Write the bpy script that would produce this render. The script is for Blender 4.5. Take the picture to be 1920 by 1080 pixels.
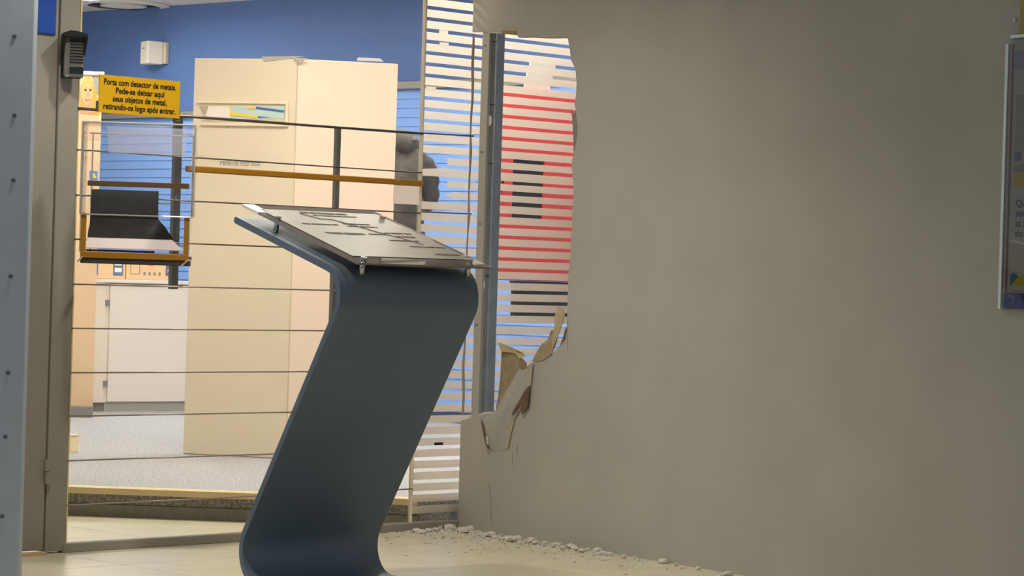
import bpy, bmesh, math, random
from math import sin, cos, pi, radians, atan, atan2, sqrt
from mathutils import Vector, Matrix

for o in list(bpy.data.objects):
    bpy.data.objects.remove(o, do_unlink=True)
SC = bpy.context.scene
COL = SC.collection
random.seed(7)

# ------------------------------------------------------------------ camera
FPX = 5000.0                      # focal length in pixels of a 1920 px wide frame
EYE = Vector((0, 0, 0.97))
ROLL = 0.030
PITCH = atan(18 / 5000)
camd = bpy.data.cameras.new('camera')
camd.sensor_fit = 'HORIZONTAL'
camd.sensor_width = 36.0
camd.lens = 36.0 * FPX / 1920.0
camd.clip_start = 0.05
cam = bpy.data.objects.new('camera', camd)
COL.objects.link(cam)
CROT = Matrix.Rotation(pi / 2 - PITCH, 3, 'X') @ Matrix.Rotation(ROLL, 3, 'Z')
cam.matrix_world = Matrix.Translation(EYE) @ CROT.to_4x4()
SC.camera = cam

# ------------------------------------------------------------------ world, exposure
world = bpy.data.worlds.new('night_street')
SC.world = world
world.use_nodes = True
bg = world.node_tree.nodes['Background']
bg.inputs[0].default_value = (0.93, 0.98, 1.08, 1)
bg.inputs[1].default_value = 0.33
SC.view_settings.view_transform = 'Standard'
SC.view_settings.look = 'None'
SC.view_settings.exposure = 0.0
SC.view_settings.gamma = 1.0
SC.view_settings.use_curve_mapping = False
LAMP_INNER = 26.0          # emission of the bank's ceiling panels
LAMP_COL = (1.0, 0.925, 0.80)

# ------------------------------------------------------------------ geometry helpers
def ray(px, py):
    return CROT @ Vector(((px - 960) / FPX, -(py - 540) / FPX, -1.0))

def flo(px, py, z=0.0):
    r = ray(px, py)
    return EYE + r * ((z - EYE.z) / r.z)

def at_depth(px, py, y):
    r = ray(px, py)
    return EYE + r * (y / r.y)

class Frame:
    """a vertical plane standing in the place: x runs along it, y behind it, z up"""
    def __init__(s, o, ang):
        s.o = Vector((o[0], o[1], 0)); s.a = ang
        s.ex = Vector((cos(ang), sin(ang), 0)); s.ey = Vector((-sin(ang), cos(ang), 0))
    def w(s, x, y, z):
        return s.o + s.ex * x + s.ey * y + Vector((0, 0, z))
    def hit(s, px, py, d=0.0):
        r = ray(px, py)
        t = (s.o + s.ey * d - EYE).dot(s.ey) / r.dot(s.ey)
        p = EYE + r * t
        return ((p - s.o).dot(s.ex), p.z)
    def loc(s, p):
        q = Vector(p) - s.o
        return (q.dot(s.ex), q.dot(s.ey), p[2])

def hexc(h, a=1.0):
    h = h.lstrip('#')
    out = []
    for i in (0, 2, 4):
        c = int(h[i:i + 2], 16) / 255
        out.append(c / 12.92 if c <= .04045 else ((c + .055) / 1.055) ** 2.4)
    return tuple(out) + (a,)

MATS = {}
def mat(name, col, rough=.6, metal=0.0, spec=.4, var=0.0, vscale=30, bump=0.0, bscale=200, col2=None, alpha=1.0, emit=None, estr=0, trans=0):
    if name in MATS: return MATS[name]
    m = bpy.data.materials.new(name); m.use_nodes = True
    nt = m.node_tree; b = nt.nodes['Principled BSDF']
    c = hexc(col) if isinstance(col, str) else tuple(col) + ((1,) if len(col) == 3 else ())
    b.inputs['Base Color'].default_value = c
    b.inputs['Roughness'].default_value = rough
    b.inputs['Metallic'].default_value = metal
    b.inputs['Specular IOR Level'].default_value = spec
    tc = None
    if var or bump or col2:
        tc = nt.nodes.new('ShaderNodeTexCoord')
    if var or col2:
        n = nt.nodes.new('ShaderNodeTexNoise'); n.inputs['Scale'].default_value = vscale; n.inputs['Detail'].default_value = 4
        nt.links.new(tc.outputs['Object'], n.inputs['Vector'])
        r = nt.nodes.new('ShaderNodeValToRGB')
        r.color_ramp.elements[0].position = .35; r.color_ramp.elements[1].position = .65
        if col2:
            r.color_ramp.elements[0].color = hexc(col2)
            r.color_ramp.elements[1].color = c
        else:
            r.color_ramp.elements[0].color = tuple(max(0, k * (1 - var)) for k in c[:3]) + (1,)
            r.color_ramp.elements[1].color = tuple(min(1, k * (1 + var)) for k in c[:3]) + (1,)
        nt.links.new(n.outputs['Fac'], r.inputs['Fac'])
        nt.links.new(r.outputs['Color'], b.inputs['Base Color'])
    if bump:
        n2 = nt.nodes.new('ShaderNodeTexNoise'); n2.inputs['Scale'].default_value = bscale; n2.inputs['Detail'].default_value = 3
        nt.links.new(tc.outputs['Object'], n2.inputs['Vector'])
        bp = nt.nodes.new('ShaderNodeBump'); bp.inputs['Strength'].default_value = bump; bp.inputs['Distance'].default_value = .01
        nt.links.new(n2.outputs['Fac'], bp.inputs['Height'])
        nt.links.new(bp.outputs['Normal'], b.inputs['Normal'])
    if emit:
        b.inputs['Emission Color'].default_value = emit + (1,) if len(emit) == 3 else emit
        b.inputs['Emission Strength'].default_value = estr
    MATS[name] = m
    return m

def glass(name, tint=(1, 1, 1), gloss=.06, rough=.02, fres=1.45, haze=0.0, hazecol=(.8, .8, .8), trl=0.0):
    """thin clear sheet: mostly see-through, glossy by its Fresnel term, optional milky film"""
    if name in MATS: return MATS[name]
    m = bpy.data.materials.new(name); m.use_nodes = True
    nt = m.node_tree; nt.nodes.clear()
    out = nt.nodes.new('ShaderNodeOutputMaterial')
    tr = nt.nodes.new('ShaderNodeBsdfTransparent'); tr.inputs[0].default_value = tint + (1,)
    gl = nt.nodes.new('ShaderNodeBsdfGlossy'); gl.inputs['Roughness'].default_value = rough
    fr = nt.nodes.new('ShaderNodeFresnel'); fr.inputs[0].default_value = fres
    mx = nt.nodes.new('ShaderNodeMixShader')
    nt.links.new(fr.outputs[0], mx.inputs[0])
    base = tr
    if haze:
        df = nt.nodes.new('ShaderNodeBsdfDiffuse'); df.inputs[0].default_value = hazecol + (1,)
        last = df
        if trl:
            tl = nt.nodes.new('ShaderNodeBsdfTranslucent'); tl.inputs[0].default_value = hazecol + (1,)
            m2 = nt.nodes.new('ShaderNodeMixShader'); m2.inputs[0].default_value = trl
            nt.links.new(df.outputs[0], m2.inputs[1]); nt.links.new(tl.outputs[0], m2.inputs[2])
            last = m2
        m3 = nt.nodes.new('ShaderNodeMixShader'); m3.inputs[0].default_value = haze
        nt.links.new(tr.outputs[0], m3.inputs[1]); nt.links.new(last.outputs[0], m3.inputs[2])
        base = m3
    nt.links.new(base.outputs[0], mx.inputs[1]); nt.links.new(gl.outputs[0], mx.inputs[2])
    nt.links.new(mx.outputs[0], out.inputs[0])
    MATS[name] = m
    return m

class MB:
    def __init__(s): s.v = []; s.f = []
    def add(s, vs, fs):
        k = len(s.v); s.v += [tuple(v) for v in vs]; s.f += [tuple(k + i for i in f) for f in fs]; return s
    def box(s, x0, x1, y0, y1, z0, z1):
        vs = [(x, y, z) for z in (z0, z1) for y in (y0, y1) for x in (x0, x1)]
        return s.add(vs, [(0, 2, 3, 1), (4, 5, 7, 6), (0, 1, 5, 4), (2, 6, 7, 3), (0, 4, 6, 2), (1, 3, 7, 5)])
    def hexa(s, lo, hi):
        """eight corners: lo (4 pts, ring) and hi (4 pts, ring)"""
        return s.add(list(lo) + list(hi), [(3, 2, 1, 0), (4, 5, 6, 7)] + [(i, (i + 1) % 4, 4 + (i + 1) % 4, 4 + i) for i in range(4)])
    def prism(s, poly, y0, y1):
        """polygon of (x,z) points extruded from y0 to y1"""
        n = len(poly)
        area = sum(poly[i][0] * poly[(i + 1) % n][1] - poly[(i + 1) % n][0] * poly[i][1] for i in range(n))
        if area < 0: poly = poly[::-1]
        vs = [(x, y0, z) for x, z in poly] + [(x, y1, z) for x, z in poly]
        return s.add(vs, [tuple(range(n)), tuple(range(2 * n - 1, n - 1, -1))] + [(i, n + i, n + (i + 1) % n, (i + 1) % n) for i in range(n)])
    def plate(s, pts, th):
        """polygon of (x,y,z) points thickened by th along y"""
        n = len(pts)
        vs = list(pts) + [(p[0], p[1] + th, p[2]) for p in pts]
        return s.add(vs, [tuple(range(n)), tuple(range(2 * n - 1, n - 1, -1))] + [(i, n + i, n + (i + 1) % n, (i + 1) % n) for i in range(n)])
    def tube(s, path, r, n=10, cap=True):
        path = [Vector(p) for p in path]; rings = []
        for i, p in enumerate(path):
            d = (path[min(i + 1, len(path) - 1)] - path[max(i - 1, 0)]).normalized()
            up = Vector((0, 0, 1)) if abs(d.z) < .9 else Vector((1, 0, 0))
            a = d.cross(up).normalized(); b = d.cross(a)
            rr = r[i] if isinstance(r, (list, tuple)) else r
            rings.append([p + (a * cos(2 * pi * k / n) + b * sin(2 * pi * k / n)) * rr for k in range(n)])
        vs = [v for q in rings for v in q]; fs = []
        for i in range(len(path) - 1):
            for k in range(n):
                fs.append((i * n + k, i * n + (k + 1) % n, (i + 1) * n + (k + 1) % n, (i + 1) * n + k))
        if cap:
            fs.append(tuple(range(n - 1, -1, -1))); fs.append(tuple((len(path) - 1) * n + k for k in range(n)))
        return s.add(vs, fs)
    def build(s, name, m, parent=None, off=(0, 0, 0), smooth=False, bevel=0.0, seg=2):
        me = bpy.data.meshes.new(name)
        me.from_pydata([(v[0] - off[0], v[1] - off[1], v[2] - off[2]) for v in s.v], [], s.f)
        bm = bmesh.new(); bm.from_mesh(me)
        bmesh.ops.recalc_face_normals(bm, faces=bm.faces)
        bm.to_mesh(me); bm.free()
        me.materials.append(m)
        if smooth:
            for p in me.polygons: p.use_smooth = True
        o = bpy.data.objects.new(name, me); COL.objects.link(o)
        if parent: o.parent = parent
        if bevel:
            bv = o.modifiers.new('edge', 'BEVEL'); bv.width = bevel; bv.segments = seg; bv.limit_method = 'ANGLE'; bv.angle_limit = radians(35)
        return o

def tag(o, label, cat=None, group=None, kind=None):
    o['label'] = label
    if cat: o['category'] = cat
    if group: o['group'] = group
    if kind: o['kind'] = kind
    return o

class Thing:
    """an Empty at the thing's base; parts are given in the frame's own coordinates"""
    def __init__(s, name, label, cat, fr, base=(0, 0, 0), group=None, kind=None):
        s.fr = fr; s.base = base
        s.o = bpy.data.objects.new(name, None); COL.objects.link(s.o)
        s.o.empty_display_size = .1
        s.o.location = fr.w(*base); s.o.rotation_euler = (0, 0, fr.a)
        tag(s.o, label, cat, group, kind)
    def part(s, name, mb, m, parent=None, **k):
        return mb.build(name, m, parent or s.o, off=s.base, **k)
    def copy_part(s, src, dx, dy, dz, parent=None):
        c = src.copy(); COL.objects.link(c); c.parent = parent or s.o
        c.location = (src.location[0] + dx, src.location[1] + dy, src.location[2] + dz)
        return c

def text_mesh(lines, size, lead=1.25, align='CENTER', bold=.0):
    cu = bpy.data.curves.new('lettering', 'FONT')
    cu.body = '\n'.join(lines); cu.size = size; cu.align_x = align; cu.align_y = 'TOP'
    cu.space_line = lead; cu.offset = bold; cu.extrude = 0; cu.resolution_u = 4
    o = bpy.data.objects.new('lettering', cu); COL.objects.link(o)
    dg = bpy.context.evaluated_depsgraph_get(); dg.update()
    me = bpy.data.meshes.new_from_object(o.evaluated_get(dg))
    bpy.data.objects.remove(o, do_unlink=True); bpy.data.curves.remove(cu)
    return me

def lettering(lines, size, x, y, z, m, parent, off, width=None, **k):
    """flat print on an upright face; x,z: where the block's top centre (or top left) stands; width: fit to it"""
    me = text_mesh(lines, size, **k)
    xs = [v.co.x for v in me.vertices]
    sx = width / (max(xs) - min(xs)) if width else 1.0
    for v in me.vertices:
        v.co = Vector((x + v.co.x * sx - off[0], y - off[1], z + v.co.y - off[2]))
    me.materials.clear(); me.materials.append(m)
    o = bpy.data.objects.new('lettering', me); COL.objects.link(o); o.parent = parent
    return o

# ------------------------------------------------------------------ frames of the place
STEP = 0.11
F1 = flo(118, 1036); F2 = flo(858, 990); W2 = flo(1400, 1080)
FA = Frame(F1, atan2(F2.y - F1.y, F2.x - F1.x))           # glass front
WA = Frame(F2, atan2(W2.y - F2.y, W2.x - F2.x))           # broken partition
LEN = (F2 - F1).length
Pb1 = at_depth(155, 22, 18.0)
ZC = Pb1.z                                                # bank ceiling
r_ = ray(480, 0); Pb2 = EYE + r_ * ((ZC - EYE.z) / r_.z)
BW = Frame(Pb1, atan2(Pb2.y - Pb1.y, Pb2.x - Pb1.x))      # blue back wall

# ------------------------------------------------------------------ materials
M_wall = mat('painted_board', '#b3b0a6', .75, var=.04, vscale=3, bump=.05, bscale=300)
M_gyps = mat('gypsum', '#d8d3c6', .9, var=.08, vscale=80)
M_kraft = mat('kraft_paper', '#a08d70', .9, var=.12, vscale=40)
M_kraftd = mat('kraft_dark', '#6f5a4c', .9, var=.12, vscale=40)
M_steel = mat('galvanised', '#8f979c', .45, .35, var=.08, vscale=14)
M_frame = mat('frame_paint', '#9d978b', .55, var=.03, vscale=6)
M_post = mat('post_panel', '#a9b4bf', .6, var=.04, vscale=9)
M_dark = mat('dark_rod', '#7d706a', .3, .7)
M_rod_lit = mat('lit_rod', '#b3a396', .3, .5)  # paler copy of the rod metal: light on lower rods put into colour
M_bar = mat('bar_steel', '#8f8b82', .45, .5)
M_amber = mat('amber_metal', '#b9811c', .45, .15, var=.05, vscale=8)
M_tile = mat('floor_tile', '#dcd2b6', .32, spec=.4, var=.06, vscale=5)
M_grout = mat('grout', '#6d675c', .9)
M_carpet = mat('speckled_floor', '#c9cacb', .8, col2='#85878c', vscale=110, bump=.15, bscale=160)
M_riser = mat('dark_granite', '#a39c8c', .6, col2='#5d574c', vscale=140)
M_riser2 = mat('dark_kick', '#7d7564', .6, var=.1, vscale=60)
M_nose = mat('cream_nosing', '#e8cf9a', .5)
M_blue = mat('blue_wall', '#5677b4', .6, var=.03, vscale=4)
M_blind = mat('blue_slat', '#7ba6ee', .5)
M_grey = mat('grey_metal', '#8d8c86', .5, .3)
M_white = mat('white_paint', '#eae2d6', .6)
M_pink = mat('white_laminate', '#e9ddcf', .55)
M_plinth = mat('plinth_grey', '#aaa89c', .6)
M_cream = mat('cream_board', '#e0d3bb', .7, var=.015, vscale=2)
M_cream2 = mat('cream_fabric', '#e9d8c2', .7, var=.015, vscale=2)
M_totem = mat('totem_blue', '#687886', .45, .2, spec=.5, var=.06, vscale=3, bump=.03, bscale=90)
M_black = mat('black_plastic', '#1d1f20', .45)
M_liner = mat('black_liner', '#4a4843', .85, var=.15, vscale=20)
M_yel = mat('sign_yellow', '#e2ad10', .5)
M_ink = mat('black_ink', '#241a12', .7)
M_red = mat('red_enamel', '#fd5052', .5)
M_paper = mat('white_paper', '#eceae4', .8)
M_glass = glass('clear_glass', (.97, .985, .98), fres=1.28)
M_acr = glass('acrylic', (.98, .98, .98), fres=1.2, haze=.02, hazecol=(.9, .88, .9))
M_acre = glass('acrylic_edge', (.9, .88, .85), fres=1.5, haze=.85, hazecol=(.98, .93, .88), trl=.5)
M_film = glass('frosted_film', (.95, .93, .9), rough=.5, fres=1.12, haze=.66, hazecol=(1.0, .95, .90), trl=.9)
M_film2 = glass('frosted_film_thin', (.95, .93, .95), rough=.4, fres=1.1, haze=.85, hazecol=(1.0, .93, .90), trl=.9)
M_lilac = glass('reflected_haze', (.95, .95, .99), rough=.2, fres=1.15, haze=.3, hazecol=(.92, .91, 1.0), trl=.7)

def lamp_material():
    m = bpy.data.materials.new('lamp_diffuser'); m.use_nodes = True
    b = m.node_tree.nodes['Principled BSDF']
    b.inputs['Base Color'].default_value = (.9, .9, .88, 1)
    b.inputs['Emission Color'].default_value = LAMP_COL + (1,)
    b.inputs['Emission Strength'].default_value = LAMP_INNER
    return m
M_lamp = lamp_material()

# ================================================================== SETTING
def lobby_floor():
    fr = Frame(flo(231, 1059), FA.a)
    t = Thing('floor', 'cream tiled lobby floor in front of the glass and under it', None, fr, kind='structure')
    ox, oy, _ = FA.loc(fr.o)
    # bed of grout under the tiles, ending behind the step of the bank floor
    t.part('grout_bed', MB().box(-3.5, 5.5, -9.5, 1.35 - oy, -.08, -.004), M_grout)
    T = .60
    src = None
    cnt = 0
    for i in range(-3, 7):
        for j in range(-6, 3):
            x0, y0 = i * T, j * T
            if fr.w(x0 + .3, y0 + .3, 0).y < 6.3: continue
            if src is None:
                mb = MB().box(.0015, T - .0015, .0015, T - .0015, -.02, 0)
                src = mb.build('tile', M_tile, t.o, bevel=.0012, seg=1)
                src.location = (x0, y0, 0)
            else:
                c = src.copy(); COL.objects.link(c); c.parent = t.o; c.location = (x0, y0, 0)
            cnt += 1
lobby_floor()

# bank floor, one step up, with its riser
step_pts = [flo(60, 911, STEP), flo(490, 929, STEP), flo(800, 938, STEP)]
sA, sB = FA.loc(step_pts[0]), FA.loc(flo(775, 938, STEP))
ST = Frame(step_pts[0], atan2(flo(700, 934, STEP).y - step_pts[0].y, flo(700, 934, STEP).x - step_pts[0].x))
def bank_floor():
    mb = MB()
    a = ST.w(-2.5, .09, 0); b = ST.w(1.62, .09, 0)
    far = [ST.w(7, 1.5, 0), ST.w(8, 9, 0), ST.w(-6, 9, 0), ST.w(-6, .09, 0)]
    pts = [a, b, FA.w(5.2, .12, 0), ] + far[1:]
    n = len(pts)
    vs = [(p.x, p.y, STEP) for p in pts] + [(p.x, p.y, 0.0) for p in pts]
    mb.add(vs, [tuple(range(n)), tuple(range(2 * n - 1, n - 1, -1))] + [(i, n + i, n + (i + 1) % n, (i + 1) % n) for i in range(n)])
    o = mb.build('floor', M_carpet)
    tag(o, 'speckled grey bank floor one step up behind the glass', None, kind='structure')
    t = Thing('trim_1', 'dark stone step edge with cream nosing strips behind the glass', None, ST, kind='structure')
    x0, x1 = -1.2, 1.50
    t.part('nosing', MB().box(x0, x1, -.004, .035, STEP - .022, STEP + .002), M_nose)
    t.part('nosing', MB().box(x0, x1, .045, .088, STEP - .012, STEP + .002), M_nose)
    t.part('granite_band', MB().box(x0, x1, .012, .085, .05, STEP - .0225), M_riser)
    t.part('kick_plate', MB().box(x0, x1, .004, .085, .0, .048), M_riser2)
bank_floor()

def bank_shell():
    # back wall, ceiling and side walls of the bank
    t = MB().box(-2.5, 9, 0, .12, 0, ZC)
    o = t.build('wall_back', M_blue); o.location = BW.w(0, 0, 0); o.rotation_euler = (0, 0, BW.a)
    tag(o, 'blue painted back wall of the bank', None, kind='structure')
    pts = [FA.w(-1.2, .06, 0), FA.w(5.4, .06, 0), ST.w(8, 9, 0), ST.w(-6, 9, 0), ST.w(-6, 0, 0)]
    n = len(pts)
    vs = [(p.x, p.y, ZC) for p in pts] + [(p.x, p.y, ZC + .1) for p in pts]
    o = MB().add(vs, [tuple(range(n)), tuple(range(2 * n - 1, n - 1, -1))] + [(i, n + i, n + (i + 1) % n, (i + 1) % n) for i in range(n)]).build('ceiling', mat('ceiling_white', '#efe7dc', .8))
    tag(o, 'white bank ceiling above the blue back wall', None, kind='structure')
    L = Frame(at_depth(20, 540, 10.2), radians(103))
    o = MB().box(0, 8, 0, .1, 0, ZC).build('wall_left', M_white); o.location = L.w(0, 0, 0); o.rotation_euler = (0, 0, L.a)
    tag(o, 'white side wall of the bank hidden behind the door frame', None, kind='structure')
bank_shell()

def lobby_ceiling():
    pts = [FA.w(-1.6, -.02, 0), FA.w(LEN + .0, -.02, 0), WA.w(4.3, .0, 0), Vector((2.6, 5.6, 0)), Vector((-2.6, 5.6, 0))]
    n = len(pts)
    vs = [(p.x, p.y, 2.76) for p in pts] + [(p.x, p.y, 2.86) for p in pts]
    o = MB().add(vs, [tuple(range(n)), tuple(range(2 * n - 1, n - 1, -1))] + [(i, n + i, n + (i + 1) % n, (i + 1) % n) for i in range(n)]).build('ceiling', MATS['ceiling_white'])
    tag(o, 'white lobby ceiling above the lectern sign', None, kind='structure')
lobby_ceiling()

# ------------------------------------------------------------------ drywall partition with the broken hole
H = lambda x, y: WA.hit(x, y)
HOLE_T = [(889, 60), (916, 60), (940, 59), (952, 62), (968, 63), (972, 68), (992, 69), (1020, 65), (1063, 65), (1066, 80), (1069, 97),
          (1070, 111), (1079, 130), (1081, 155), (1080, 178), (1077, 196), (1080, 208), (1082, 236), (1080, 267), (1076, 290), (1073, 300), (1072, 313),
          (1075, 345), (1075, 374), (1073, 392), (1073, 411), (1071, 447), (1069, 486), (1066, 511), (1065, 536), (1064, 569), (1063, 614), (1060, 636), (1046, 652),
          (1036, 664), (1018, 676), (999, 681), (992, 690), (974, 716), (957, 738), (944, 752), (928, 775), (916, 776), (904, 777), (890, 782), (876, 786), (864, 789)]
def partition():
    pts = [H(*p) for p in HOLE_T]
    pts[0] = (0, pts[0][1]); pts[-1] = (0, pts[-1][1])
    R, TOP = 4.3, 2.75
    poly = [(0, TOP), (R, TOP), (R, 0), (0, 0)] + pts[::-1]
    t = Thing('wall_right', 'grey plasterboard partition with a large broken hole', None, WA, kind='structure')
    t.part('board', MB().prism(poly, 0, .011), M_wall)
    # crumbling white gypsum core along the torn edge
    core = MB()
    ins = []
    for i, (x, z) in enumerate(pts):
        a = pts[max(0, i - 1)]; b = pts[min(len(pts) - 1, i + 1)]
        d = Vector((b[0] - a[0], b[1] - a[1])).normalized()
        k = random.uniform(.003, .011)
        ins.append((x - d.y * -k * -1, z - d.x * k))
    for i in range(1, len(pts) - 2):
        a, b, c, d = pts[i], pts[i + 1], ins[i + 1], ins[i]
        core.plate([(a[0], .0025, a[1]), (b[0], .0025, b[1]), (c[0], .0025, c[1]), (d[0], .0025, d[1])], .006)
    t.part('gypsum_edge', core, M_gyps)['label'] = 'white crumbling gypsum edge'
    # bare steel stud in the hole: C profile with two rolled ribs
    a0, z1 = H(917, 62); a1, _ = H(927, 62); z0 = H(890, 781)[1]
    w = a1 - a0
    st = MB()
    prof = [(0, .016), (0, .030), (w * .30, .030), (w * .36, .024), (w * .44, .024), (w * .50, .030), (w * .56, .024), (w * .64, .024), (w * .70, .030), (w, .030), (w, .016)]
    front = [(0, .014), (w * .3, .014), (w * .36, .020), (w * .46, .020), (w * .5, .013), (w * .55, .013), (w * .6, .020), (w * .7, .020), (w * .75, .014), (w, .014), (w, .050), (w - .002, .050), (w - .002, .0165), (.002, .0165), (.002, .050), (0, .050)]
    n = len(front)
    vs = [(a0 + x, y, z0 - .02) for x, y in front] + [(a0 + x, y, z1 + .05) for x, y in front]
    st.add(vs, [tuple(range(n)), tuple(range(2 * n - 1, n - 1, -1))] + [(i, (i + 1) % n, n + (i + 1) % n, n + i) for i in range(n)])
    s = t.part('stud', st, M_steel); s['label'] = 'bare galvanised steel stud standing in the hole'
    for py in (77, 195, 306, 517):
        zz = H(928, py)[1]
        t.part('seam', MB().box(a0 + .004, a1 - .003, .0115, .0132, zz - .0015, zz + .0015), M_black, s)
    for (px, py, k) in ((914, 226, 1.0), (902, 535, .8)):
        x, z = H(px, py)
        hole = MB(); m_ = 14
        hole.prism([(x + .012 * k * cos(2 * pi * q / m_), z + .021 * k * sin(2 * pi * q / m_)) for q in range(m_)], .010, .0125)
        t.part('plaster_patch', hole, M_paper, s)
    # strip of board still standing left of the stud, and the bead of caulk against the glass
    b0 = H(904, 66)[0]
    t.part('board_strip', MB().box(b0, a0 + .001, .002, .0135, z0 - .01, z1 + .03), M_wall)
    for py in (86, 285, 420, 610):
        zz = H(909, py)[1]
        t.part('screw', MB().box(b0 + .012, b0 + .026, -.0005, .002, zz - .003, zz + .003), M_dark)
    path = []
    for i in range(24):
        k = i / 23
        path.append((.004 + .006 * sin(i * 1.7) * random.random(), .004, z0 + .0 + (z1 - z0) * k))
    t.part('caulk_bead', MB().tube(path, [random.uniform(.003, .0065) for _ in path], 6), mat('caulk', '#a89c8a', .9))
    # brown layer bared above the stud
    q = [(941, 58), (968, 58), (967, 65), (943, 64)]
    t.part('bared_paper', MB().plate([(H(*p)[0], -.0025, H(*p)[1]) for p in q], .002), mat('paper_yellow', '#a58a4a', .9))
    q = [(992, 69), (1020, 65), (1063, 65), (1064, 70), (1030, 71)]
    t.part('gypsum_chip', MB().plate([(H(*p)[0], .012, H(*p)[1] - .002) for p in q], .004), M_gyps)
    # bent flap on the right edge
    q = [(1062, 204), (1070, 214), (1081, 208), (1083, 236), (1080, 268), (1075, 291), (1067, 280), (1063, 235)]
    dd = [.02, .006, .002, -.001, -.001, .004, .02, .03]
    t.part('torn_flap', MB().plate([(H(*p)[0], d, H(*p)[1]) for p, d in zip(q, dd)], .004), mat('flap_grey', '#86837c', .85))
    # brown flap of paper below: lower right corner of the hole
    q = [(998, 678), (1003, 656), (1008, 644), (1018, 638), (1021, 628), (1024, 620), (1039, 614), (1041, 590), (1048, 576), (1050, 600), (1044, 640), (1036, 664), (1018, 676)]
    dd = [-.001, .012, .02, .022, .022, .022, .018, .016, .012, .002, -.002, -.004, -.003]
    t.part('torn_flap', MB().plate([(H(*p)[0], d, H(*p)[1]) for p, d in zip(q, dd)], .003), M_kraft)['label'] = 'brown paper flap at the lower right of the hole'
    q = [(1048, 575), (1058, 578), (1061, 590), (1058, 606), (1048, 630), (1040, 652), (1038, 640), (1043, 615), (1042, 594)]
    t.part('torn_flap', MB().plate([(H(*p)[0], -.006 - .004 * (i % 2), H(*p)[1]) for i, p in enumerate(q)], .003), mat('paper_cream', '#bfb08e', .9))
    q = [(1062, 612), (1063, 618), (1060, 637), (1050, 648), (1056, 634), (1059, 622)]
    t.part('tear_gap', MB().plate([(H(*p)[0], -.0015, H(*p)[1]) for p in q], .001), M_kraftd)
    # brown bared back of the board at the lower left
    q = [(936, 643), (941, 655), (957, 660), (972, 664), (979, 672), (977, 690), (964, 712), (952, 734), (943, 748), (936, 762), (928, 776), (931, 745), (934, 705)]
    dd = [.012, .008, .004, .0, -.003, -.004, -.003, -.003, -.003, -.002, .0, .006, .01]
    t.part('bared_paper', MB().plate([(H(*p)[0], d, H(*p)[1]) for p, d in zip(q, dd)], .003), M_kraft)['label'] = 'bared brown paper at the foot of the hole'
    q = [(936, 642), (945, 645), (958, 651), (972, 657), (981, 661), (984, 668), (977, 672), (970, 664), (957, 661), (943, 659)]
    t.part('gypsum_chip', MB().plate([(H(*p)[0], -.008 + .004 * (i % 3), H(*p)[1]) for i, p in enumerate(q)], .004), mat('paper_tan', '#c4b08a', .9))
    q = [(978, 678), (984, 673), (990, 680), (992, 690), (983, 694), (976, 690)]
    t.part('bared_paper', MB().plate([(H(*p)[0], -.009, H(*p)[1]) for p in q], .002), mat('paper_umber', '#927a63', .9))
    # bulging flap of painted board that hangs under the brown layer
    q = [(977, 690), (986, 694), (993, 686), (998, 680), (1000, 684), (998, 718), (990, 745), (976, 770), (962, 792), (957, 820), (952, 842), (930, 846), (920, 838), (912, 815), (907, 788), (915, 779), (928, 776), (943, 748), (960, 720)]
    dd = [-.006, -.008, -.008, -.006, -.003, -.004, -.006, -.006, -.004, -.004, -.001, -.0015, -.008, -.010, -.004, -.003, -.004, -.006, -.007]
    pts3 = [(H(*p)[0], d, H(*p)[1]) for p, d in zip(q, dd)]
    c = (H(955, 765)[0], -.020, H(955, 765)[1])
    mb = MB(); n = len(pts3)
    mb.add(pts3 + [c], [(i, (i + 1) % n, n) for i in range(n)])
    fl = t.part('torn_flap', mb, M_wall); fl['label'] = 'painted board flap bulging out under the hole'
    so = fl.modifiers.new('thick', 'SOLIDIFY'); so.thickness = .002
    q = [(996, 724), (997, 730), (994, 762), (983, 777), (981, 758), (971, 772), (964, 778), (970, 765), (980, 748), (988, 734)]
    t.part('tear_gap', MB().plate([(H(*p)[0], -.0125, H(*p)[1]) for p in q], .004), M_kraftd)
    q = [(999, 680), (1002, 682), (1000, 700), (998, 722), (996, 722), (998, 700)]
    t.part('paper_edge', MB().plate([(H(*p)[0], -.008, H(*p)[1]) for p in q], .003), mat('paper_cream', '#bfb08e', .9))
    q = [(963, 790), (966, 790), (960, 812), (954, 841), (951, 841), (957, 812)]
    t.part('paper_edge', MB().plate([(H(*p)[0], -.006, H(*p)[1]) for p in q], .003), mat('paper_sand', '#bdb08e', .9))
    q = [(907, 787), (911, 796), (916, 815), (920, 830), (922, 843), (917, 838), (911, 815)]
    t.part('tear_gap', MB().plate([(H(*p)[0], -.013, H(*p)[1]) for p in q], .003), M_kraftd)
    q = [(917, 818), (920, 820), (922, 834), (919, 832)]
    t.part('gypsum_chip', MB().plate([(H(*p)[0], -.016, H(*p)[1]) for p in q], .003), M_gyps)
    # fine cracks in the paint
    for (x0, y0, x1, y1) in ((970, 836, 969, 860), (961, 850, 960, 872), (917, 905, 922, 985), (1064, 595, 1064, 660)):
        a = H(x0, y0); b = H(x1, y1)
        t.part('crack', MB().plate([(a[0], -.0006, a[1]), (a[0] + .0035, -.0006, a[1]), (b[0] + .002, -.0006, b[1]), (b[0], -.0006, b[1])], .0005), mat('crack_line', '#8d8576', .9))
partition()

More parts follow.
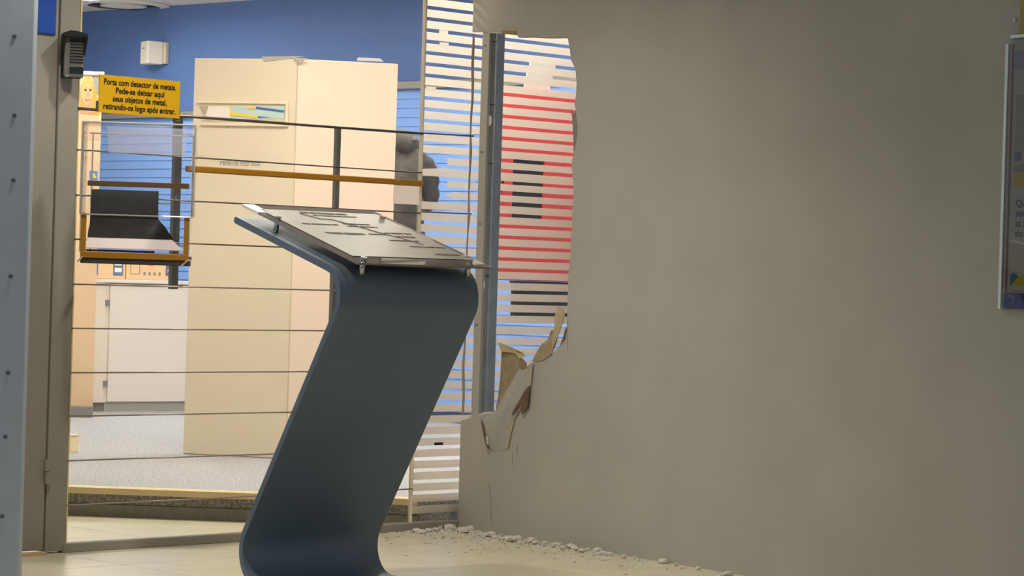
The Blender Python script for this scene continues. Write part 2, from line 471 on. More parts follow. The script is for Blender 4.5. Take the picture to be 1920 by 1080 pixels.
# ------------------------------------------------------------------ glass front
RAILZ = [.160, .310, .460, .607, .757, .906, 1.058, 1.207, 1.360, 1.503]
SEDGE = 1.600          # where the clear pane meets the frosted one
ZTOP = 2.55
def glass_front():
    t = Thing('window_1', 'clear glass pane with thin horizontal rods and an amber handrail', None, FA, kind='structure')
    t.part('pane', MB().box(.012, SEDGE - .004, .004, .012, .032, ZTOP), M_glass)
    for z in RAILZ[:-1]:
        t.part('rod', MB().tube([(.006, -.004, z), (SEDGE - .004, -.004, z)], .0026, 8), M_rod_lit if z < 1.0 else M_dark, smooth=True)
    z = RAILZ[-1]
    t.part('rod', MB().tube([(.006, -.004, z - .004), (SEDGE - .004, -.004, z + .006)], .0052, 8), M_dark, smooth=True)
    t.part('rod', MB().tube([(SEDGE, -.004, 1.511), (LEN + .02, -.004, 1.515)], .003, 8), M_dark, smooth=True)
    t.part('rod', MB().tube([(SEDGE, -.004, 1.213), (LEN + .02, -.004, 1.214)], .0026, 8), M_dark, smooth=True)
    t.part('handrail', MB().box(.470, SEDGE - .004, -.020, .002, 1.3085, 1.330), M_amber, bevel=.004)['label'] = 'amber handrail across the clear glass'
    s0 = FA.hit(333, 300)[0]
    t.part('upright', MB().box(s0, s0 + .030, .014, .034, .897, 1.506), M_bar, bevel=.002)
    s1 = FA.hit(636, 300)[0]
    t.part('upright', MB().box(s1, s1 + .019, .014, .034, .62, 1.507), M_bar, bevel=.002)
    t.part('frosted_band', MB().box(FA.hit(739, 360)[0], SEDGE - .007, .0015, .0035, 1.238, 1.307), M_film2)['label'] = 'milky film below the handrail'
    t.part('bottom_rail', MB().box(-.005, LEN, -.012, .03, 0, .031), M_frame, bevel=.003)
    t.part('top_rail', MB().box(-.005, LEN, -.012, .03, ZTOP, ZTOP + .06), M_frame)

    t = Thing('window_2', 'glass pane with frosted horizontal stripes beside and behind the partition', None, FA, (SEDGE, 0, 0), kind='structure')
    E1 = SEDGE + 1.75
    t.part('pane', MB().box(SEDGE, E1, .004, .012, .032, ZTOP), M_glass)
    t.part('pane_edge', MB().box(SEDGE - .0065, SEDGE - .0005, -.004, .014, .031, ZTOP), mat('edge_bright', '#f4e6cf', .3, spec=.6))
    # stripes: 43 mm pitch, 10 mm clear gap
    zg0 = FA.hit(845, 17 + 2)[1]
    PIT = (FA.hit(845, 18)[1] - FA.hit(845, 18 + 20 * 21.05)[1]) / 20
    k0 = int((ZTOP - zg0) / PIT) + 1
    src = None
    for k in range(-k0 + 1, 60):
        zc = zg0 - k * PIT          # gap centre
        z1 = zc - .0069; z0 = zc - PIT + .0069
        if z0 < .04 or z1 > ZTOP: continue
        py = 18 + k * 21.05
        x0 = SEDGE + .004
        if 280 < py < 300 or 320 < py < 342:         # peeled stripes start further right
            x0 = FA.hit(840, py)[0]
            t.part('frosted_stripe', MB().box(x0, E1, .0025, .004, z0 + .002, z1 - .001), M_film)
        elif 342 <= py < 364:
            a = FA.hit(829, py)[0]; b = FA.hit(856, py)[0]; zm = (z0 + z1) / 2
            t.part('frosted_stripe', MB().prism([(a, zm), (b, z1 - .001), (E1, z1 - .001), (E1, z0 + .002), (b, z0 + .003)], .0025, .004), M_film)
        elif 300 <= py <= 320:
            a = FA.hit(826, py)[0]
            t.part('frosted_stripe', MB().prism([(x0, z0 - .002), (x0, z1 - .006), (a, z1 + .001), (E1, z1 + .001), (E1, z0 - .002)], .0025, .004), M_film)
        else:
            if src is None:
                src = t.part('frosted_stripe', MB().box(x0, E1, .0025, .004, z0, z1), M_film); src_z = z0
            else:
                c = src.copy(); COL.objects.link(c); c.parent = t.o; c.location = (0, 0, z0 - src_z)
    a = FA.hit(815, 832)[0]; b = FA.hit(831, 832)[0]; z = FA.hit(823, 832)[1]
    t.part('dark_tag', MB().box(a, b, .0005, .0022, z - .005, z + .005), M_black)
    # stray bits of film bridging the clear gaps
    for (xa, xb, py) in ((824, 841, 60), (825, 842, 83), (800, 818, 166)):
        a = FA.hit(xa, py)[0]; b = FA.hit(xb, py)[0]; z = FA.hit((xa + xb) / 2, py)[1]
        t.part('film_scrap', MB().box(a, b, .0022, .0024, z - .007, z + .007), M_film)
glass_front()

def door_frame():
    t = Thing('door_1', 'grey metal door jamb and hinged stile left of the clear glass', None, FA, (-.16, 0, 0), kind='structure')
    t.part('jamb', MB().box(-.26, -.080, .0, .06, .012, ZTOP + .06), M_frame, bevel=.003)
    t.part('stile', MB().box(-.076, .004, -.006, .05, .006, ZTOP + .06), M_frame, bevel=.003)
    t.part('stile_cap', MB().box(.0065, .012, -.004, .03, .032, ZTOP), mat('edge_warm', '#eed9a8', .4))
    hz = FA.hit(92, 890)[1]
    for (za, zb, xo) in ((-.030, .012, 0), (.014, .052, .003)):
        t.part('hinge', MB().tube([(-.078 - xo, -.010, hz + za), (-.078 - xo, -.010, hz + zb)], .0105, 12), M_frame)
    t.part('sill', MB().box(-.26, -.10, -.05, -.012, 0, .010), mat('sill_cream', '#d9b48c', .5))
    # cladding of the pillar that stands in front of the jamb
    pr = at_depth(50, 540, 8.0); pl = Frame(pr, radians(4))
    p = Thing('trim_2', 'blue grey clad pillar at the left edge of the view', None, pl, (-.35, 0, 0), kind='structure')
    p.part('cladding', MB().box(-.7, 0, 0, .09, 0, 2.6), M_post, bevel=.004)
    for (px, py) in ((27, 68), (27, 216), (25, 338), (20, 518), (15, 699), (10, 819), (4, 968)):
        x, z = pl.hit(px, py)
        n = 10
        p.part('rivet', MB().tube([(x, -.003, z), (x, .001, z)], [.0055, .007], n), mat('rivet', '#5d6470', .5, .4))
door_frame()

# ================================================================== THINGS
# ------------------------------------------------------------------ Z-shaped totem
def totem():
    fr = Frame((-.8593, 8.2756), radians(37))
    t = Thing('totem_sign', 'dark blue folded metal lectern sign standing on the tiled floor', 'sign', fr, (.25, -.3, 0))
    W = .502; TH = .021
    kb = radians(14.77)
    P = [(-.62, TH / 2), (0.01, TH / 2), (-.6375, .955), (-.6375 + .668 * cos(kb) , .955 + .668 * sin(kb))]
    RAD = [0, .10, .085, 0]
    line = [Vector(P[0])]
    for i in (1, 2):
        a, b, c = Vector(P[i - 1]), Vector(P[i]), Vector(P[i + 1])
        u = (a - b).normalized(); v = (c - b).normalized()
        ang = u.angle(v); d = RAD[i] / math.tan(ang / 2)
        ctr = b + (u + v).normalized() * (RAD[i] / sin(ang / 2))
        s = b + u * d; e = b + v * d
        a0 = atan2(s.y - ctr.y, s.x - ctr.x); a1 = atan2(e.y - ctr.y, e.x - ctr.x)
        while a1 - a0 > pi: a1 -= 2 * pi
        while a1 - a0 < -pi: a1 += 2 * pi
        for k in range(13):
            q = a0 + (a1 - a0) * k / 12
            line.append(ctr + Vector((cos(q), sin(q))) * RAD[i])
    line.append(Vector(P[3]))
    L_, R_ = [], []
    for i, p in enumerate(line):
        d = (line[min(i + 1, len(line) - 1)] - line[max(0, i - 1)]).normalized()
        n = Vector((-d.y, d.x))
        L_.append(p + n * TH / 2); R_.append(p - n * TH / 2)
    # half-round free end
    d = (line[-1] - line[-2]).normalized(); n = Vector((-d.y, d.x))
    end = [line[-1] + (n * cos(q) + d * sin(q)) * TH / 2 for q in [pi * k / 8 for k in range(1, 8)]]
    ring = L_ + end + R_[::-1]
    m = len(ring)
    vs = [(0, p.x, p.y) for p in ring] + [(W, p.x, p.y) for p in ring]
    fs = [(i, (i + 1) % m, m + (i + 1) % m, m + i) for i in range(m)]
    # side caps as strips
    k = len(L_)
    caps = []
    for sgn in (0, m):
        for i in range(k - 1):
            caps.append((sgn + i, sgn + i + 1, sgn + m - 2 - i, sgn + m - 1 - i))
        caps.append(tuple(sgn + j for j in range(k - 1, k + len(end) + 1)))
    body = t.part('folded_sheet', MB().add(vs, fs + caps), M_totem, smooth=True)
    es = body.modifiers.new('split', 'EDGE_SPLIT'); es.split_angle = radians(40)
    # sloped frame on the slab
    K = Vector((P[2][0], P[2][1])); du = Vector((cos(kb), sin(kb))); nu = Vector((-sin(kb), cos(kb)))
    def S(w, l, h):
        q = K + du * l + nu * h
        return (w, q.x, q.y)
    def sbox(w0, w1, l0, l1, h0, h1):
        return MB().hexa([S(w0, l0, h0), S(w1, l0, h0), S(w1, l1, h0), S(w0, l1, h0)], [S(w0, l0, h1), S(w1, l0, h1), S(w1, l1, h1), S(w0, l1, h1)])
    ac = t.part('acrylic_plate', sbox(.008, W - .008, -.02, .652, .048, .054), glass('acrylic_plate', (.93, .93, .92), fres=1.5, haze=.05, hazecol=(.8, .78, .74)))
    ac['label'] = 'clear acrylic plate on stand-offs'
    for (w0, w1, l0, l1) in ((.008, W - .008, -.0205, -.0195), (.0075, .0085, -.02, .652), (W - .0085, W - .0075, -.02, .652), (.008, W - .008, .6515, .6525)):
        t.part('plate_edge', sbox(w0, w1, l0, l1, .048, .054), mat('acrylic_rim', '#8a7d78', .4), ac)
    t.part('plate_glint', sbox(.006, .05, .555, .655, .047, .0555), mat('corner_highlight', '#f2f0f4', .25, spec=.6))['label'] = 'white painted highlight on the corner of the plate'  # white piece painted in for the highlight on the acrylic corner
    sh = t.part('map_sheet', sbox(.035, W - .03, .055, .60, .0545, .0555), mat('sheet_taupe', '#757064', .3, var=.03, vscale=12))
    sh['label'] = 'taupe tactile sheet with dark lines of print'
    for (w, l) in ((.035, .485), (.05, .015), (W - .055, .035), (W - .04, .55)):
        b = S(w, l, .010); e = S(w, l, .0555)
        so = t.part('stand_off', MB().tube([b, e], .008, 14), mat('chrome', '#cfcfd2', .15, .95), smooth=True)
        t.part('cap', MB().tube([S(w, l, .056), S(w, l, .063)], .0095, 14), mat('chrome', '#cfcfd2', .15, .95), so)
    # print: short dark rows and a few thin route lines
    def row(w0, w1, l, th=.009):
        w = w0
        while w < w1:
            ww = random.uniform(.015, .05)
            q = sbox(w, min(w + ww, w1), l - th * random.uniform(.35, .6), l + th * random.uniform(.35, .6), .0556, .0562)
            t.part('print_mark', q, mat('print_dark', '#3b3430', .7), sh); w += ww + random.uniform(.003, .007)
    for (w0, w1, l, th) in ((.17, .34, .575, .018), (.20, .36, .545, .012), (.09, .22, .43, .014), (.25, .35, .45, .012), (.25, .36, .42, .012), (.11, .25, .325, .02),
                            (.27, .33, .33, .012), (.30, .41, .26, .012), (.34, .44, .35, .014), (.36, .43, .31, .012), (.40, .465, .19, .014), (.37, .455, .105, .016)):
        row(w0, w1, l, th * .95)
    li = MB()
    for pth in ([(.16, .56), (.20, .50), (.24, .50), (.30, .40), (.33, .34), (.36, .30), (.40, .22)], [(.33, .19), (.42, .19)]):
        li.tube([S(w, l, .0558) for w, l in pth], .0012, 5)
    t.part('route_lines', li, mat('print_dark', '#3b3430', .7), sh)
totem()

# ------------------------------------------------------------------ acrylic pass-through box with amber frame
def tray_box():
    y0 = 8.72
    p = at_depth(150, 490, y0)
    fr = Frame(p, radians(4))
    X0, X1 = 0.0, fr.hit(353, 480)[0]
    zb = fr.hit(250, 496)[1]; zf = fr.hit(250, 486)[1]; zft = fr.hit(250, 475)[1]
    zs = fr.hit(350, 405)[1]; zt = fr.hit(250, 231)[1]
    D = .17
    t = Thing('metal_tray_box', 'clear acrylic drop box with amber frame on the glass beside the door', 'box', fr, ((X0 + X1) / 2, D / 2, zb))
    w = .0165
    t.part('tray', MB().box(X0, X1, .0, D, zb, zf), M_liner, bevel=.002)['label'] = 'dark bottom tray'
    t.part('frame_bar', MB().box(X0, X1, -.004, .010, zf, zft + .002), M_amber, bevel=.002)
    for (a, b) in ((X0, X0 + w), (X1 - w, X1)):
        t.part('frame_bar', MB().box(a, b, -.004, .010, zft + .0025, zs), M_amber, bevel=.002)
    zc0 = fr.hit(250, 351)[1]; zc1 = fr.hit(250, 341)[1]
    t.part('cross_bar', MB().box(X0 + .017, X1 - .004, -.004, .006, zc0, zc1), M_amber, bevel=.002)
    # clear walls
    e = .004; xo = .012
    wl = [('front_sheet', (X0 - .004, X1 + xo, -.010, -.006, zs - .004, zt)), ('back_sheet', (X0 + .004, X1 - .002, D - .003, D, zf, zt - .02)),
          ('side_sheet', (X0 - .004, X0, -.006, D, zf + .02, zt - .004)), ('side_sheet', (X1 + xo - .004, X1 + xo, -.006, D, zs, zt - .004))]
    for nm, b in wl:
        t.part(nm, MB().box(*b), M_acr)
    t.part('top_sheet', MB().box(X0, X1 + xo - .005, -.005, D, zt - .006, zt - .002), M_acr)
    z2 = fr.hit(250, 284)[1]
    t.part('added_haze_sheet', MB().hexa([(X0 + .07, D - .012, z2), (X1 - .03, D - .012, z2), (X1 - .03, D - .008, z2), (X0 + .07, D - .008, z2)],
                                   [(X0 + .07, .05, zt - .01), (X1 - .01, .05, zt - .01), (X1 - .01, .054, zt - .01), (X0 + .07, .054, zt - .01)]), M_lilac)  # added sheet imitating the pale haze reflected in the box top
    # polished edges of the sheets read as pale lines
    ed = MB()
    r = .0030
    def rod(a, b): t.part('sheet_edge', MB().tube([a, b], r, 6), M_acre)
    rod((X0 - .004, -.008, zt), (X1 + xo, -.008, zt)); rod((X0 - .003, -.008, zs - .004), (X1 + xo, -.008, zs - .004))
    rod((X0 - .004, -.008, zs - .004), (X0 - .004, -.008, zt)); rod((X1 + xo, -.008, zs - .004), (X1 + xo, -.008, zt))
    rod((X0 + .016, D - .002, zf), (X0 + .016, D - .002, zt - .025)); rod((X1 - .002, D - .002, zs), (X1 - .002, D - .002, zt - .025))
    rod((X0 + .004, D - .002, zt - .028), (X1, D - .002, zt - .028)); rod((X0 + .012, D - .002, fr.hit(250, 374)[1]), (X1 - .07, D - .002, fr.hit(250, 378)[1]))
    rod((X1 - .07, D - .004, fr.hit(300, 379)[1]), (X1 - .045, .05, fr.hit(320, 365)[1]))
    # black liner: upright back and a floor that sweeps forward
    xa = X0 + w + .001; xb = fr.hit(291, 400)[0]; xc = fr.hit(322, 448)[0]
    za, zk, zl = fr.hit(200, 353)[1], fr.hit(290, 411)[1], fr.hit(290, 449)[1]
    lin = MB()
    prof = [(D - .02, za, xb), (D - .022, (za + zk) / 2, xb), (D - .026, zk, xb + .002), (D - .055, zk - .024, xb + .026), (D - .10, zk - .048, xb + .045), (D - .115, zl, xc + .004)]
    vs = []
    for (y, z, x) in prof: vs += [(xa, y, z), (x, y, z)]
    lin.add(vs, [(2 * i, 2 * i + 1, 2 * i + 3, 2 * i + 2) for i in range(len(prof) - 1)])
    lo = t.part('liner', lin, M_liner); lo['label'] = 'black curved liner inside the box'
    sm = lo.modifiers.new('thick', 'SOLIDIFY'); sm.thickness = .003
    zA, zB = fr.hit(250, 468)[1], fr.hit(250, 449)[1]
    t.part('floor_sheet', MB().hexa([(xa, .014, zA), (X1 - w - .001, .014, zA), (X1 - w - .001, .014, zA + .003), (xa, .014, zA + .003)],
                                    [(xa, D - .14, zB), (X1 - w - .04, D - .14, zB), (X1 - w - .04, D - .14, zB + .003), (xa, D - .14, zB + .003)]), mat('box_floor', '#e6d6d0', .5))
    z5 = fr.hit(230, 471)[1]
    t.part('slot', MB().box(xa, fr.hit(289, 470)[0], .011, .02, z5 - .003, z5 + .0035), M_black)
    for (xx, sg) in ((X0, -1), (X1, 1)):
        t.part('corner_clip', MB().tube([(xx - .02 * (sg > 0) - .004, -.002, zb - .002), (xx + .003, -.006, zf + .006)] if sg > 0 else [(xx - .008, -.002, zb + .004), (xx + .008, -.006, zf + .004)], .0032, 8), mat('clip_bright', '#e8d8b8', .2, .8))
    # arms that hold it to the glass front
    for xx in (X0 + .02, X1 - .03):
        d = FA.loc(fr.w(xx, D, 0))[1]
        t.part('mount', MB().box(xx, xx + .012, D, D + max(.002, -d * 1.3 - .012), zf + .004, zf + .016), M_bar)
tray_box()

def metal_sign():
    a = FA.hit(187, 139, -.03); b = FA.hit(336, 222, -.03)
    t = Thing('notice_sign', 'yellow notice about the metal detector door above the drop box', 'sign', FA, ((a[0] + b[0]) / 2, -.03, b[1]))
    z1 = FA.hit(187, 139, -.03)[1]; z0 = FA.hit(187, 210.5, -.03)[1]
    t.part('plate', MB().box(a[0], b[0], -.03, -.026, z0, z1), M_yel)
    w = b[0] - a[0]; cx = (a[0] + b[0]) / 2
    xs = [(.895, .005, 'Porta com detector de metais.'), (.60, .0, 'Pede-se deixar aqui'), (.67, -.0, 'seus objetos de metal,'), (.895, .0, 'retirando-os logo após entrar.')]
    hh = (z1 - z0)
    for i, (fw, sx, tx) in enumerate(xs):
        lettering([tx], hh * .215, cx, -.0312, z1 - hh * (.075 + .215 * i), M_ink, t.o, t.base, width=w * fw, bold=.0045 * hh)
    t.part('bracket', MB().box(b[0] - .012, b[0] + .006, -.026, -.008, z0 - .01, z0 + .03), M_bar)
    t.part('bracket', MB().box(a[0] + .012, a[0] + .03, -.026, .004, z0 + .01, z0 + .04), M_bar)
metal_sign()

def intercom():
    q = at_depth(140, 145, FA.w(0, 0, 0).y - .03)
    IF = Frame(q, radians(13))
    d = -.05
    f = lambda x, y: IF.hit(x, y, d)
    xc, z1 = f(139, 62); z0 = f(139, 145)[1]
    x0 = f(119, 100)[0]; x1 = f(159, 100)[0]
    t = Thing('intercom', 'dark door intercom with grille and hood on the grey stile', 'intercom', IF, ((x0 + x1) / 2, d, z0))
    h = z1 - z0; w = x1 - x0
    t.part('housing', MB().box(x0 + .002, x1 - .002, d, -.002, z0, z1 - .02 * h), mat('intercom_grey', '#7d7a70', .5), bevel=.005)
    t.part('back_box', MB().box(x0 - .004, x1 - .008, d + .02, -.001, z0 - .002, z1), M_black, bevel=.004)
    # hood: cap over the top, cheeks half way down
    hood = MB()
    hood.prism([(x0 - .006, z1 - .02 * h), (x0 + .3 * w, z1 + .05 * h), (x0 + .6 * w, z1 + .04 * h), (x1 + .008, z1 - .02 * h), (x1 + .008, z1 - .09 * h), (x0 - .006, z1 - .09 * h)], d - .022, -.002)
    t.part('hood', hood, M_black)
    for (a, b, k) in ((x0 - .007, x0 + .008, 0), (x1 - .003, x1 + .0085, 0)):
        ck = MB().hexa([(a, d - .022, z1 - .1 * h), (b, d - .022, z1 - .1 * h), (b, -.002, z1 - .1 * h), (a, -.002, z1 - .1 * h)],
                       [(a, d - .004, z1 - .48 * h), (b - (b - a) * .6, d - .004, z1 - .48 * h), (b - (b - a) * .6, -.002, z1 - .48 * h), (a, -.002, z1 - .48 * h)])
        t.part('hood_cheek', ck, M_black)
    gx0 = x0 + .30 * w; gx1 = x1 - .05 * w
    t.part('camera_slot', MB().box(gx0, gx1, d - .003, d + .001, z1 - .20 * h, z1 - .125 * h), M_black)
    for i in range(7):
        zz = z1 - (.25 + .068 * i) * h
        t.part('grille_slat', MB().box(gx0, gx1, d - .003, d + .001, zz - .012 * h, zz + .012 * h), M_black)
    t.part('call_button', MB().box(gx0, gx1, d - .004, d + .001, z0 + .10 * h, z0 + .235 * h), mat('button_dark', '#1f2a33', .3))
    t.part('screw', MB().tube([(x0 + .2 * w, d - .003, z0 + .03 * h), (x0 + .2 * w, d + .001, z0 + .03 * h)], .004, 8), mat('screw_bright', '#cfc8c0', .3, .7))
intercom()

def blue_plate():
    a = FA.hit(73, 0)[0]; b = FA.hit(104, 30)[0]; z = FA.hit(90, 64)[1]
    t = Thing('blue_plate', 'royal blue plate high on the grey door jamb', 'plate', FA, ((a + b) / 2, 0, z))
    t.part('panel', MB().box(a - .03, b, -.005, -.0005, z, z + .42), mat('royal_blue', '#2a55b8', .5, var=.06, vscale=12), bevel=.001)
    t.part('lower_edge', MB().box(a - .03, b, -.0058, -.0052, z, z + .006), mat('royal_blue_edge', '#24489c', .5))
blue_plate()

# ------------------------------------------------------------------ bank furniture
def folding_screen():
    pl = flo(343, 851, STEP); pc = flo(541, 851, STEP); 
    z1 = None
    # left leaf recedes leftwards, right leaf recedes rightwards
    pL = at_depth(343, 850, pl.y); ac_ = None
    aL = radians(-16.1); aR = radians(15.1)
    A = Frame(pl, aL)
    wl = A.hit(541, 700)[0]
    Cn = A.w(wl, 0, 0)
    B = Frame(Cn, aR)
    wr = B.hit(741, 300)[0]
    zt = A.hit(364, 109)[1]
    t = Thing('folding_screen', 'tall cream two-leaf screen standing on the bank floor', 'screen', A, (wl, .0, STEP))
    t.part('leaf', MB().box(0, wl, 0, .03, STEP + .002, zt), M_cream, bevel=.003)
    # second leaf, turned about the shared edge
    m = Matrix.Rotation(aR - aL, 4, 'Z')
    r = MB().box(.001, wr, 0, .03, STEP + .002, zt).build('leaf', M_cream2, t.o, off=(0, 0, STEP), bevel=.003)
    r.rotation_euler = (0, 0, aR - aL)
    t.part('hinge_strip', MB().tube([(wl - .001, -.001, STEP + .01), (wl - .001, -.001, zt - .005)], .0016, 8), mat('hinge_cream', '#d3c4a2', .7))
    # window-like pocket with leaflets
    g = lambda x, y: A.hit(x, y, -.006)
    x0, z1 = g(372, 194); x1, z0 = g(536, 228)
    z1 = g(450, 194)[1]; z0 = g(450, 227)[1]
    f = 'pocket_frame'
    po = t.part('pocket', MB().box(x0 + .02, x1, -.004, -.001, z0, z1), mat('pocket_back', '#d9ccb0', .7))
    for (a, b, c, d) in ((x0, x1 + .012, z1, z1 + .012), (x1, x1 + .012, z0 - .01, z1), (x0 + .02, x1 + .012, z0 - .022, z0 - .010)):
        t.part(f, MB().box(a, b, -.014, -.001, c, d), M_cream2, po)
    P = lambda x, y: (g(x, y)[0], g(x, y)[1])
    def leaf(nm, pts, col, yy):
        t.part(nm, MB().prism([P(*p) for p in pts], yy, yy + .001), mat('leaflet_' + col[1:], col, .6), po)
    leaf('leaflet', [(391, 199), (434, 200), (434, 224), (385, 223)], '#efe3dd', -.008)
    leaf('leaflet', [(433, 199), (533, 199), (533, 222), (433, 224)], '#bdd3d0', -.006)
    leaf('leaflet_stripe', [(464, 199), (480, 199), (480, 204), (464, 204)], '#f0cf5a', -.0085)
    leaf('leaflet_stripe', [(433, 210), (483, 217), (483, 222), (433, 216)], '#f0cf4a', -.0085)
    leaf('leaflet_stripe', [(480, 200), (533, 207), (533, 211), (480, 204)], '#3f67a8', -.0085)
    leaf('leaflet_stripe', [(484, 218), (508, 220), (484, 221)], '#3f67a8', -.0085)
    leaf('leaflet_stripe', [(431, 200), (434, 200), (434, 223), (431, 223)], '#f0cf5a', -.0087)
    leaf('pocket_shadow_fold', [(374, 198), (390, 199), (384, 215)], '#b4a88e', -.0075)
    # sheet of paper over the upper half of a printed line
    x, z = g(450, 302)
    lettering(['Pede-se não falar'], .042, x, -.0013, z + .012, mat('grey_ink', '#8d8d92', .7), t.o, t.base, width=g(488, 305)[0] - g(411, 305)[0])
    t.part('cover_slip', MB().prism([P(372, 291), P(484, 294), P(494, 304), P(410, 302)], -.003, -.0018), M_cream)
    t.part('slit', MB().box(g(426, 232)[0], g(427, 232)[0], -.0015, -.0005, g(426, 240)[1], g(426, 232)[1]), M_grey)
    # loose grey sheets caught on the top edge
    for pts, yy in (([(490, 106), (572, 105), (548, 109), (494, 115)], -.004), ([(550, 109), (577, 109), (563, 120)], -.012)):
        t.part('torn_sheet', MB().prism([P(*p) for p in pts], yy, yy + .002), mat('sheet_grey', '#b3aca0', .7))
    P2 = lambda x, y: B.hit(x, y, .03)
    p3 = [P2(*q) for q in ((668, 114), (670, 108), (712, 110), (718, 116))]
    mb = MB().prism(p3, .016, .02)
    o = mb.build('torn_sheet', mat('sheet_pale', '#c6c6c6', .6), t.o, off=(0, 0, STEP)); o.rotation_euler = (0, 0, aR - aL)
folding_screen()

def low_cabinet():
    fl = flo(192, 772, STEP); fr = Frame(fl, FA.a - radians(8))
    t0 = Thing('low_cabinet', 'white low cupboard with grey plinth against the blue wall', 'cabinet', fr, (.5, .2, STEP))
    g = fr.hit
    x1 = g(352, 600)[0] + .04
    zb = g(192, 755)[1]; zt = g(192, 530)[1]
    t0.part('plinth', MB().box(.02, x1, .02, .44, STEP, zb - .001), M_plinth)
    t0.part('body', MB().box(0, x1, .014, .46, zb, zt), M_pink, bevel=.002)
    # front door set a little proud, with two hinges at its left edge
    dr = t0.part('door', MB().box(.03, x1 - .01, 0, .0135, zb + .006, zt - .006), M_pink, bevel=.002)
    for py in (567, 719):
        z = g(189, py)[1]
        t0.part('hinge', MB().box(-.002, .026, -.003, .012, z - .016, z + .016), M_grey, dr)
    t0.part('worktop', MB().box(-.02, x1 + .01, -.015, .47, zt + .001, zt + .022), M_white, bevel=.003)
    # left flank is angled towards the aisle
    lw = MB()
    a = fr.loc(at_depth(139, 760, fl.y + .02)); 
    xl = a[0]
    lw.hexa([(xl, a[1] - .02, zb), (-.001, .001, zb), (-.001, .4, zb), (xl, .4, zb)], [(xl, a[1] - .02, zt), (-.001, .001, zt), (-.001, .4, zt), (xl, .4, zt)])
    t0.part('side_panel', lw, M_pink)
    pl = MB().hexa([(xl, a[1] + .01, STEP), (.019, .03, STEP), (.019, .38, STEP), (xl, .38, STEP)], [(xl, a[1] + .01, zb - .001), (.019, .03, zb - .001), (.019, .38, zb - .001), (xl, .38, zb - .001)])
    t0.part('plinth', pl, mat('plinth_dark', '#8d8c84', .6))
    wt = MB().hexa([(xl, a[1] - .04, zt + .001), (-.021, -.015, zt + .001), (-.021, .42, zt + .001), (xl, .42, zt + .001)], [(xl, a[1] - .04, zt + .022), (-.021, -.015, zt + .022), (-.021, .42, zt + .022), (xl, .42, zt + .022)])
    t0.part('worktop', wt, M_white)
    ztop = zt + .0225
    # two cartons of copier paper
    for i, (xa, xb, lab) in enumerate(((146, 235, 'carton of copier paper with blue end on the low cupboard'), (237, 331, 'carton of copier paper with red mark on the low cupboard'))):
        d = .10
        ys = .10
        a0 = fr.hit(xa, 505, ys)[0]; a1 = fr.hit(xb, 505, ys)[0]
        zz = ztop + .001
        h = .135
        t = Thing('paper_carton', lab, 'carton', fr, ((a0 + a1) / 2, ys + .1, zz), group='paper cartons on the cupboard')
        t.part('carton', MB().box(a0, a1, ys, ys + .22, zz, zz + h), mat('carton_peach', '#eec79a', .7), bevel=.002)
        t.part('lid', MB().box(a0 - .003, a1 + .003, ys - .003, ys + .223, zz + h * .93, zz + h + .004), mat('carton_peach2', '#f0d3a8', .7))
        B_ = mat('carton_blue', '#4a72c0', .6); S_ = mat('carton_slate', '#5f7496', .6)
        def dec(nm, x0, x1, z0, z1, m, e=.002):
            t.part(nm, MB().box(a0 + (a1 - a0) * x0, a0 + (a1 - a0) * x1, ys - e, ys - .0005, zz + h * z0, zz + h * z1), m)
        if i == 0:
            dec('blue_end', 0, .10, .05, .92, B_)
            dec('print_block', .20, .42, .15, .85, S_)
            lettering(['A4'], .085, a0 + (a1 - a0) * .31, ys - .003, zz + h * .78, M_paper, t.o, t.base, width=(a1 - a0) * .17)
            dec('print_block', .74, .95, .15, .92, S_)
            for k in range(2): dec('print_line', .77, .92, .3 + .3 * k, .5 + .3 * k, M_paper, .003)
        else:
            dec('print_block', .78, .97, .2, .72, S_)
            lettering(['A4'], .05, a0 + (a1 - a0) * .875, ys - .003, zz + h * .64, M_paper, t.o, t.base, width=(a1 - a0) * .13)
            n = 16; cx = a0 + (a1 - a0) * .48
            t.part('red_mark', MB().prism([(cx + .05 * cos(2 * pi * q / n), zz + h * .78 + .02 * sin(2 * pi * q / n)) for q in range(n)], ys - .003, ys - .0006), M_red)
            bx = MB()
            x0, x1, z0, z1 = a0 + (a1 - a0) * .08, a0 + (a1 - a0) * .27, zz + h * .22, zz + h * .7
            for q in ((x0, x1, z0, z0 + .005), (x0, x1, z1 - .005, z1), (x0, x0 + .005, z0, z1), (x1 - .005, x1, z0, z1)):
                bx.box(q[0], q[1], ys - .0015, ys - .0006, q[2], q[3])
            t.part('print_frame', bx, M_grey)
            for k in range(4): dec('pictogram', .34 + .1 * k, .38 + .1 * k, .2, .34, M_grey)
low_cabinet()

